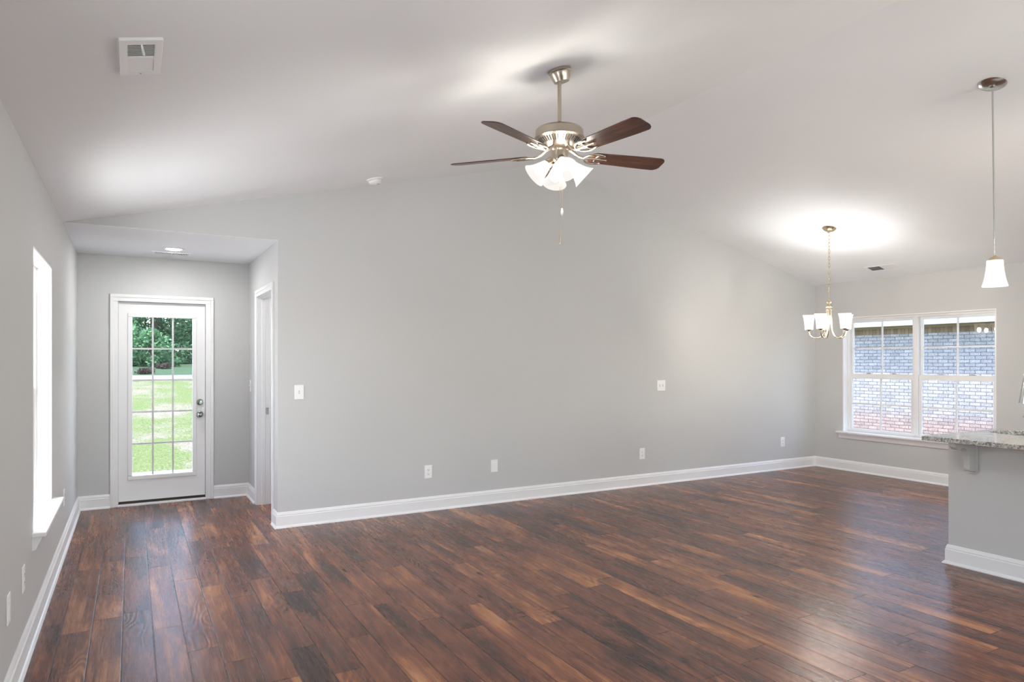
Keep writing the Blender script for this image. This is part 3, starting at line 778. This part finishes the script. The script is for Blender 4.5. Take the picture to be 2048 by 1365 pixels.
for k in range(5):
    a = math.radians(5 + 72*k) - YAW
    if arm is None:
        pts = [Vector((.026, 0, Zc(1.968))), Vector((.026, 0, Zc(1.90)))] + bez((.026, 0, Zc(1.84)), (.026, 0, Zc(1.700)), (.075, 0, Zc(1.662)), (.120, 0, Zc(1.662)), 10) + bez((.120, 0, Zc(1.662)), (.170, 0, Zc(1.662)), (.198, 0, Zc(1.69)), (.198, 0, Zc(1.742)), 9)[1:]
        arm = MB().tube(pts, .0058, 10).build('arm', M['nickel_warm_lit'], ch, smooth=60)
        cup = MB().lathe([(0, -.016), (.008, -.014), (.020, -.006), (.027, .002), (.027, .006), (.014, .008), (.014, .040), (0, .040)], 24).build('socket_cup', M['nickel_warm_lit'], arm, smooth=45)
        cup.location = (.198, 0, Zc(1.752))
        cs = shade_mesh(CSH).build('lamp_shade', M['shade_warm'], arm, smooth=50); cs.location = (.198, 0, Zc(1.754))
        cb = MB().ball((0, 0, 0), CH_R, 18, 10, (1, 1, 1.35)).build('bulb', M['bulb_chandelier'], arm, smooth=60); cb.location = (.198, 0, Zc(1.754+.075))
        A, kids = arm, (cup, cs, cb)
    else:
        A = arm.copy(); COL.objects.link(A); A.parent = ch
        for c in kids:
            c2 = c.copy(); COL.objects.link(c2); c2.parent = A
    A.rotation_euler = (0, 0, a)

# ------------------------------------------------------------------ pendant over the island
PXp, PYp = 4.886, 2.305
PZ = zc(PXp)
pn = thing('pendant_light', (PXp, PYp, PZ), 'single pendant with flared white glass shade above the island', 'pendant light')
MB().lathe([(0, 0), (.078, 0), (.080, -.003), (.074, -.008), (.045, -.014), (.020, -.017), (.014, -.024), (0, -.026)], 40, MTR).build('canopy', M['chrome'], pn, smooth=40)
dxp, dyp = .0139, -.0078
MB().tube([(0, 0, -.015), (dxp*.5, dyp*.5, -.55), (dxp, dyp, 2.088-PZ)], .0055, 12).build('rod', M['chrome'], pn, smooth=60)
capo = MB().lathe([(0, .035), (.008, .033), (.014, .026), (.030, .016), (.036, .004), (.036, -.006), (.016, -.008), (.016, -.030), (0, -.030)], 30).build('socket_cap', M['nickel_warm_lit'], pn, smooth=40)
capo.location = (dxp, dyp, 2.072-PZ)
PSH = [(.044, 0), (.046, -.004), (.047, -.030), (.051, -.070), (.058, -.115), (.066, -.148), (.073, -.170)]
ps = shade_mesh(PSH).build('lamp_shade', M['shade_warm'], pn, smooth=50); ps.location = (dxp, dyp, 2.073-PZ)
MB().ball((0, 0, -.085), CH_R+.004, 18, 10, (1, 1, 1.2)).build('bulb', M['bulb_pendant'], ps, smooth=60)

# ------------------------------------------------------------------ alcove downlight, vents, smoke detector
dl = thing('recessed_light', (.335, 6.88, H), 'round flush downlight glowing in the alcove ceiling', 'ceiling light')
MB().lathe([(.062, -.006), (.070, -.010), (.090, -.006), (.094, 0), (.062, 0)], 40, close=True).build('trim_ring', M['plastic'], dl, smooth=40)
MB().lathe([(0, -.016), (.035, -.0145), (.055, -.010), (.061, -.006), (.061, -.002), (0, -.002)], 40).build('lens', M['recessed'], dl)

bl2 = thing('added_fill_light', (2.0, 6.9, H), 'round lamp added unseen to brighten the room beyond the alcove doorway', 'ceiling light')  # unseen lamp, added to brighten the doorway jamb
MB().lathe([(0, 0), (.15, 0), (.15, -.02), (0, -.02)], 32).build('mounting_plate', M['chrome'], bl2, smooth=40)
MB().lathe([(0, -.07), (.08, -.062), (.13, -.04), (.14, -.02), (0, -.02)], 32).build('lens', emit('fill_lamp_lens', (1, .97, .93), 80.0), bl2, smooth=60)
def register(name, loc, mat3, w, d, bars, label, along='y', two_bank=True, lever=False):
    """ceiling register, lies in the local xy plane facing local -z. w along x, d along y"""
    t_ = thing(name, loc, label, 'air vent', 'ceiling air vents')
    t_.rotation_euler = mat3.to_euler()
    return t_
def on_slope(n):
    return Vector((0,0,1)).rotation_difference(n).to_matrix()
# square supply register on the left slope, with a damper lever
lv = thing('ceiling_vent', (.028, 2.875, zc(.028)), 'square white vent with damper lever on the left ceiling slope', 'air vent', 'ceiling air vents')
lv.rotation_euler = on_slope(tilt).to_euler()
hw, hd = .0715, .165
def frame_ring(mb, hw, hd, iw, idp, z0, z1):
    mb.box(-hw, -iw, -hd, hd, z0, z1).box(iw, hw, -hd, hd, z0, z1).box(-iw, iw, -hd, -idp, z0, z1).box(-iw, iw, idp, hd, z0, z1)
def rect4(a, b): return [(a, b), (-a, b), (-a, -b), (a, -b)]
ring_slab(rect4(hw, hd), rect4(.044, .124), -.013, 0).build('frame', M['plastic'], lv, bevel=.004)
MB().box(-.0445, .0445, -.006, .010, -.0125, 0).build('divider', M['plastic'], lv)
MB().box(-.046, .046, -.126, .126, -.0015, 0).build('duct_opening', M['slot'], lv)
for bank, (ya, yb, tl_) in enumerate(((-.124, -.008, 38), (.012, .124, -38))):
    mb = MB()
    for k in range(9):
        y = ya + (yb-ya)*(k+.5)/9
        mb.box(-.044, .044, -.0062, .0062, -.0007, .0007, Matrix.Translation((0, y, -.007)) @ Matrix.Rotation(math.radians(tl_), 4, 'X'))
    mb.build('louvers', M['plastic'], lv)
mb = MB().tube([(0, -.128, -.012), (0, -.122, -.024), (.002, -.100, -.030), (.005, -.080, -.030)], [.003, .0035, .0045, .0045], 8, flat=.6)
mb.build('damper_lever', M['plastic'], lv, smooth=60)
MB().lathe([(0, -.016), (.003, -.0155), (.004, -.013), (0, -.013)], 12, Matrix.Translation((0, .146, 0))).build('screw', M['grille'], lv)
# floor-register style vents
def strip_vent(loc, rot, w, d, label):
    t_ = thing('ceiling_vent', loc, label, 'air vent', 'ceiling air vents'); t_.rotation_euler = rot
    ring_slab(rect4(w/2, d/2), rect4(w/2-.022, d/2-.022), -.007, 0).build('frame', M['plastic'], t_, bevel=.002)
    MB().box(-.006, .006, -d/2+.02, d/2-.02, -.0065, 0).build('divider', M['plastic'], t_)
    MB().box(-w/2+.02, w/2-.02, -d/2+.02, d/2-.02, -.0012, 0).build('duct_opening', M['slot'], t_)
    mb = MB(); n = 20
    for k in range(n):
        x = (-w/2+.022) + (w-.044)*(k+.5)/n; tl_ = 34 if k < n/2 else -34
        mb.box(-.006, .006, -d/2+.02, d/2-.02, -.0006, .0006, Matrix.Translation((x, 0, -.0042)) @ Matrix.Rotation(math.radians(tl_), 4, 'Y'))
    mb.build('louvers', M['plastic'], t_)
    return t_
strip_vent((.33, 7.185, H), (0, 0, 0), .33, .15, 'slim white vent behind the downlight in the alcove ceiling')
rv = strip_vent((7.722, 4.815, zc(7.722)), (0, 0, 0), .36, .17, 'white vent on the right ceiling slope beyond the chandelier')
rv.rotation_euler = (on_slope(ntr) @ Matrix.Rotation(-PI/2, 3, 'Z')).to_euler()

sd = thing('smoke_detector', (1.835, 5.70, zc(1.835)), 'round white smoke detector near the top of the gable wall', 'smoke detector')
sd.rotation_euler = on_slope(tilt).to_euler()
MB().lathe([(0, 0), (.068, 0), (.070, -.004), (.068, -.011), (.060, -.013), (0, -.013)], 36).build('mounting_base', M['plastic'], sd, smooth=40)
MB().lathe([(0, -.013), (.057, -.0155), (.057, -.018), (.055, -.030), (.046, -.042), (.030, -.047), (0, -.048)], 36).build('cover', M['plastic'], sd, smooth=40)
MB().lathe([(0, -.047), (.008, -.0475), (.009, -.051), (0, -.052)], 16, Matrix.Translation((.02, -.01, 0))).build('test_button', M['grille'], sd, smooth=40)

# ------------------------------------------------------------------ wall plates (local: wall plane y=0, facing -y)
def plate_body(t_, w=.076, h=.124):
    MB().box(-w/2, w/2, -.006, 0, -h/2, h/2).build('cover_plate', M['plastic'], t_, bevel=.003)
def outlet(loc, rz, label, group='wall outlets'):
    t_ = thing('wall_outlet', loc, label, 'outlet', group, rotz=rz)
    plate_body(t_)
    for s in (1, -1):
        zc0 = s*.0195
        r = MB().lathe([(0, .0015), (.0135, .0015), (.0165, 0), (.0165, -.001), (0, -.001)], 24, Matrix.Translation((0, -.0065, zc0)) @ Matrix.Rotation(PI/2, 4, 'X')).build('receptacle', M['plastic'], t_, smooth=40)
        MB().box(-.0075, -.0055, -.0086, -.007, zc0-.001, zc0+.008).box(.0055, .0075, -.0086, -.007, zc0-.001, zc0+.007).lathe([(0, 0), (.0026, 0), (.0026, .001), (0, .001)], 12, Matrix.Translation((0, -.0078, zc0-.008)) @ Matrix.Rotation(PI/2, 4, 'X')).build('slots', M['slot'], r)
    return t_
def switch(loc, rz, label, gang=1):
    t_ = thing('light_switch', loc, label, 'light switch', rotz=rz)
    plate_body(t_, .080 if gang == 1 else .124)
    for k in range(gang):
        x = 0 if gang == 1 else (-.023 + .046*k)
        MB().box(x-.005, x+.005, -.0075, -.005, -.012, .012).build('switch_slot', M['grille'], t_)
        MB().box(x-.0038, x+.0038, -.016, -.006, -.002, .009, Matrix.Translation((0, 0, 0)) @ Matrix.Rotation(math.radians(12), 4, 'X')).build('toggle', M['plastic'], t_, bevel=.001)
    return t_
def blank(loc, rz, label):
    t_ = thing('blank_plate', loc, label, 'wall plate', rotz=rz)
    plate_body(t_)
    MB().box(-.017, .017, -.0075, -.005, -.034, .034).build('insert', M['plastic'], t_, bevel=.001)
    return t_
switch((1.254, YD, 1.149), 0, 'single white switch beside the alcove corner of the gable wall')
switch((5.328, YD, 1.134), 0, 'double white switch plate on the right half of the gable wall', 2)
switch((XA, 7.455, 1.16), PI/2*-1, 'white switch in the alcove between doorway and back door')
outlet((2.444, YD, .369), 0, 'white outlet low on the gable wall, first from the alcove')
blank((3.150, YD, .370), 0, 'white blank plate low on the gable wall, right of an outlet')
outlet((5.045, YD, .365), 0, 'white outlet low on the gable wall below the double switch')
outlet((7.406, YD, .360), 0, 'white outlet at the far end of the gable wall by the corner')
outlet((XL, 3.90, .392), PI/2, 'white outlet on the left wall just above the baseboard, beyond a blank plate')
blank((XL, 3.46, .393), PI/2, 'white blank plate on the left wall nearest the camera')
outlet((XL, 6.09, .39), PI/2, 'white outlet half hidden behind the left window sill')

# ------------------------------------------------------------------ kitchen island
IX0, IX1, IY1, IY0 = 4.985, 5.64, 2.63, -.5
isl = thing('kitchen_island', (IX0, (IY0+IY1)/2, 0), 'grey kitchen island with white base trim and corbel', 'kitchen island')
og = isl.location.copy()
mb = MB().box(IX0, IX0+.11, IY0, IY1, 0, .88).box(IX0+.11, IX1, IY1-.03, IY1, 0, .88).box(IX0+.11, IX1, IY0, IY0+.03, 0, .88).box(IX1-.02, IX1, IY0+.03, IY1-.03, .09, .88).box(IX0+.11, IX1-.02, IY0+.03, IY1-.03, .09, .11)
mb.build('body', M['wall'], isl, origin=og)
mb = MB().sweep([(IX1-.05, IY1), (IX0, IY1), (IX0, IY0)][::-1], [(o, z) for o, z in BP])
mb.build('base_trim', M['trim'], isl, smooth=25, origin=og)
mb = MB().sweep([(IX0, IY0), (IX0, IY1), (IX1-.05, IY1)], [(0, .842), (.008, .842), (.012, .850), (.012, .872), (.020, .880), (0, .880)])
mb.build('top_trim', M['wall'], isl, smooth=25, origin=og)
def corbel(yc):
    prof = [(0, .880), (.245, .880), (.245, .862), (.238, .848), (.224, .836), (.206, .828), (.180, .826), (.160, .832), (.140, .834), (.114, .826), (.092, .806), (.076, .778), (.068, .745), (.066, .712), (.070, .690), (.064, .678), (.050, .672), (.024, .670), (0, .670)]
    mb = MB().prism([(IX0-.012-o, z) for o, z in prof], yc-.020, yc+.020, 'y')
    mb.box(IX0-.014, IX0, yc-.034, yc+.034, .664, .880)
    mb.box(IX0-.018, IX0, yc-.028, yc+.028, .652, .664)
    return mb.build('corbel', M['wall'], isl, bevel=.003, origin=og)
corbel(2.472); corbel(1.2); corbel(0.0)
for k in range(3):
    ya = IY0+.05 + k*1.0
    dr = MB().box(IX1, IX1+.02, ya, ya+.96, .12, .86).build('cabinet_door', M['trim'], isl, bevel=.003, origin=og)
    MB().tube([(IX1+.02, ya+.1, .62), (IX1+.05, ya+.1, .63), (IX1+.05, ya+.1, .75), (IX1+.02, ya+.1, .76)], .006, 8).build('handle', M['chrome'], dr, smooth=60, origin=og)

# countertop with a rounded sink cut-out
CT0, CT1, CTX0, CTX1, CTY1, CTY0 = .880, .910, 4.665, 5.69, 2.637, -.52
SXa, SXb, SYa, SYb = 5.275, 5.605, 1.78, 2.555
def rrect(xa, xb, ya, yb, r, n=8):
    pts = []
    for cx_, cy_, a0 in ((xb-r, yb-r, 0), (xa+r, yb-r, 90), (xa+r, ya+r, 180), (xb-r, ya+r, 270)):
        for i in range(n+1):
            a = math.radians(a0 + 90*i/n); pts.append((cx_+r*math.cos(a), cy_+r*math.sin(a)))
    return pts
inner = rrect(SXa, SXb, SYa, SYb, .13)
outer = rrect(CTX0, CTX1, CTY0, CTY1, .008)
ct = ring_slab(outer, inner, CT0, CT1).build('countertop', M['granite'], bevel=.003, origin=((CTX0+CTX1)/2, (CTY0+CTY1)/2, CT0))
tag(ct, 'speckled white granite countertop overhanging the island', 'countertop')
sk = thing('kitchen_sink', ((SXa+SXb)/2, (SYa+SYb)/2, .68), 'steel undermount sink set into the island countertop', 'sink')
og = sk.location.copy()
a_ = rrect(SXa-.012, SXb+.008, SYa-.012, SYb+.012, .14); b_ = rrect(SXa+.0, SXb-.004, SYa+.0, SYb-.0, .13)
mb = MB(); n = len(a_)
rows = [[mb.bm.verts.new((*p, z)) for p in pts] for pts, z in ((a_, .8795), (b_, .8795), (b_, .75), (rrect(SXa+.03, SXb-.03, SYa+.03, SYb-.03, .10), .70))]
for A, B in zip(rows, rows[1:]):
    for i in range(n): mb.bm.faces.new([A[i], A[(i+1) % n], B[(i+1) % n], B[i]])
mb.bm.faces.new(rows[-1])
mb.build('basin', M['steel'], sk, smooth=40, origin=og)
MB().lathe([(0, .703), (.03, .703), (.042, .7005), (0, .7005)], 24, Matrix.Translation((og.x, og.y, 0))).build('drain', M['chrome'], sk, smooth=40, origin=og)
fa = thing('kitchen_faucet', (5.648, 2.26, CT1), 'chrome gooseneck faucet at the right edge, behind the sink', 'faucet')
MB().lathe([(0, 0), (.027, 0), (.027, .008), (.021, .014), (.019, .12), (.016, .13), (0, .13)], 24).build('faucet_body', M['chrome'], fa, smooth=40)
hx, hy = 5.432-5.648, 2.372-2.26
mb = MB().tube([(0, 0, .10), (0, 0, .25)] + bez((0, 0, .30), (0, 0, .50), (hx*.9, hy*.9, .56), (hx*.94, hy*.94, .362), 16), .0115, 14)
mb.build('spout', M['chrome'], fa, smooth=60)
hd_ = MB().tube([(hx*.93, hy*.93, .375), (hx*.95, hy*.95, .34), (hx*1.02, hy*1.02, .21)], [.013, .015, .0215], 18).build('spray_head', M['chrome'], fa, smooth=50)
mb = MB().tube([(0, .0, .07), (-.012, .05, .085), (-.047, .171, .108)], [.010, .008, .007], 12); mb.ball((-.049, .175, .109), .0095, 14, 8)
mb.build('lever', M['chrome'], fa, smooth=60)

# ------------------------------------------------------------------ outside
def gz(y):
    pts = [(-40, -.22), (11, -.22), (18, .22), (25.2, .76), (33, 1.17), (60, 2.2)]
    for (a, za), (b, zb) in zip(pts, pts[1:]):
        if y <= b: return za + (zb-za)*max(0, min(1, (y-a)/(b-a)))
    return pts[-1][1]
mb = MB()
ysl = [-40, -10, 0, 8, 11, 12.5, 14, 16, 18, 20, 22.5, 25.2, 27, 30, 33, 40, 60]
xsl = [-60, -30, -15, -8, -3, 0, 3, 8, 15, 30, 60]
V = [[mb.bm.verts.new((x, y, gz(y) - .25*max(0, min(1, (x-8)/4))*(1 if y < 11 else max(0, 1-(y-11)/5)))) for x in xsl] for y in ysl]
for A, B in zip(V, V[1:]):
    for i in range(len(xsl)-1): mb.bm.faces.new([A[i], A[i+1], B[i+1], B[i]])
struct(mb.build('ground', M['lawn'], smooth=60), 'sunny patchy lawn behind the house rising to a meadow', 'lawn')
o = MB().box(-2.2, 3.2, YB+WT, 10.52, -.30, -.10).build('patio', M['concrete'], bevel=.01)
struct(o, 'pale concrete patio slab just outside the back door', 'patio')
mb = MB()
for (xa, xb) in ((-40, -8), (-8, 0), (0, 8), (8, 40)):
    mb.prism([(25.6, gz(25.6)-.1), (25.6, gz(25.6)+.03), (27.4, gz(27.4)+.03), (27.4, gz(27.4)-.1)], xa, xb, 'x')
struct(mb.build('gravel_drive', M['gravel']), 'thin pale gravel drive between lawn and meadow', 'drive')

struct(MB().box(-9, -1.6, -6, 9, -.35, -.19).build('bounce_slab', M['concrete']), 'pale concrete slab added out of view to bounce light into the left window', 'drive')  # unseen slab added to reflect sun up through the left window
struct(MB().box(XR+WT, 13.45, -8, 12, -.6, -.42).build('side_yard', M['dirt']), 'bare reddish dirt strip between the two houses', 'ground')
# neighbouring brick house
NX, NZ = 13.5, 2.095
nb = thing('neighbor_house', (NX, 4.5, -.5), 'pale brick house close outside the double window', 'house'); og = nb.location.copy()
MB().box(NX, NX+7, -5, 14, -.6, NZ-.135).build('brick_wall', M['brick'], nb, origin=(og.x, og.y, 0)).location = (0, 0, .5)
MB().box(NX-.008, NX+7, -5.008, 14.008, NZ-.135, NZ-.012).build('soldier_course', M['soldier'], nb, origin=(og.x, og.y, 0)).location = (0, 0, .5)
MB().box(NX-.028, NX+7, -5.02, 14.02, NZ-.022, NZ+.03).build('frieze_board', M['frieze'], nb, origin=og)
MB().box(NX-.28, NX+7.28, -5.4, 14.4, NZ+.03, NZ+.05).box(NX-.30, NX-.27, -5.42, 14.42, NZ+.02, NZ+.24).build('eave', M['fascia'], nb, origin=og)
MB().prism([(NX-.34, NZ+.22), (NX+7.42, NZ+.22), (NX+3.5, NZ+2.3)], -5.45, 14.45, 'y').build('roof', M['shingle'], nb, origin=og)

# trees beyond the meadow
def leaf_cloud(n, rx, ry, z0, z1, size, seed, clumps=26):
    rnd = random.Random(seed); mb = MB()
    cl = []
    for _ in range(clumps):
        z = z0 + (z1-z0)*rnd.random()
        f = math.sqrt(max(.12, 1-((z-z0)/(z1-z0))**1.8))
        a = rnd.random()*2*PI; q = .45+.55*rnd.random()
        cl.append((rx*f*q*math.cos(a), ry*f*q*math.sin(a), z, (.22+.22*rnd.random())*rx))
    for i in range(n):
        cx_, cy_, cz_, cr = cl[i % clumps]
        d = Vector((rnd.gauss(0,1), rnd.gauss(0,1), rnd.gauss(0,.8))).normalized() * cr * (rnd.random()**.45)
        p = Vector((cx_, cy_, cz_)) + d
        if p.z < .02: p.z = .02 + rnd.random()*.2
        u = Vector((rnd.gauss(0,1), rnd.gauss(0,1), rnd.gauss(0,.6))).normalized()
        v = u.cross(Vector((rnd.gauss(0,1), rnd.gauss(0,1), rnd.gauss(0,1)))).normalized()
        s = size*(.6+.8*rnd.random())
        mb._add([p-u*s*.5, p+v*s*.28, p+u*s*.5, p-v*s*.28], [(0,1,2,3)])
    return mb
protos = []
for kind, (mat, lab) in enumerate((('leaf_dark', 'dark broad tree beyond the meadow behind the back door'), ('leaf_mid', 'bright green bushy tree beyond the meadow behind the back door'))):
    t_ = thing('leafy_tree', (0, 0, 0), lab, 'tree', 'trees beyond the meadow')
    leaf_cloud(26000, 2.5, 2.2, .1, 8.0, .17, 11+kind, 60).build('crown', M[mat], t_)
    MB().tube([(0, 0, -.3), (.05, .03, 2.0), (.0, .1, 5.2)], [.20, .15, .06], 10).build('trunk', M['bark'], t_, smooth=60)
    protos.append(t_)
spots = [(.9, 37.2, 1, .3), (-6.3, 37.8, 0, 1.1), (8.1, 37.9, 0, 2.0), (-13.4, 38.6, 1, 2.9), (15.2, 38.6, 1, 4.0), (1.4, 45.0, 0, 5.0), (8.6, 45.4, 1, .7), (15.8, 46.0, 0, 1.7), (-5.9, 45.4, 1, 3.3)]
first = [True, True]
for x, y, k, rz in spots:
    if first[k]:
        protos[k].location = (x, y, gz(y)); protos[k].rotation_euler = (0, 0, rz); first[k] = False
    else: dup(protos[k], (x, y, gz(y)), rz)
sb = thing('shrub', (0, 0, 0), 'low green shrub at the foot of the trees', 'shrub', 'shrubs at the edge of the meadow')
leaf_cloud(3200, 1.0, .8, .05, 1.4, .15, 31, 18).build('foliage', M['leaf_mid'], sb)
MB().tube([(0, 0, -.2), (.03, 0, .5), (.0, .02, 1.0)], [.05, .04, .02], 8).build('stem', M['bark'], sb, smooth=60)
ss = [(.7, 33.2, .2), (3.3, 33.4, 1.4), (-1.9, 33.3, 2.2), (5.9, 33.6, 3.0), (-4.6, 33.7, 4.1)]
for i, (x, y, rz) in enumerate(ss):
    if i == 0: sb.location = (x, y, gz(y)); sb.rotation_euler = (0, 0, rz)
    else: dup(sb, (x, y, gz(y)), rz)

ds = thing('dry_shrub', (.45, 28.6, gz(28.6)), 'low reddish dry shrub beside the gravel drive', 'shrub')
leaf_cloud(900, .42, .3, .0, .06, .07, 41, 14).build('foliage', M['leaf_red'], ds)
MB().tube([(0, 0, -.2), (.02, 0, .02), (.0, .02, .08)], [.04, .03, .02], 8).build('stem', M['bark'], ds, smooth=60)
d2 = dup(ds, (1.15, 31.6, gz(31.6)), 1.3, 'low reddish dry shrub at the far side of the meadow')
# two more pendants over the near part of the island (beside the camera, out of view)
for k, yy in enumerate((1.2, .1)):
    dup(pn, (PXp, yy, PZ), 0, ('middle pendant with white shade over the island', 'pendant with white shade over the near end of the island')[k])
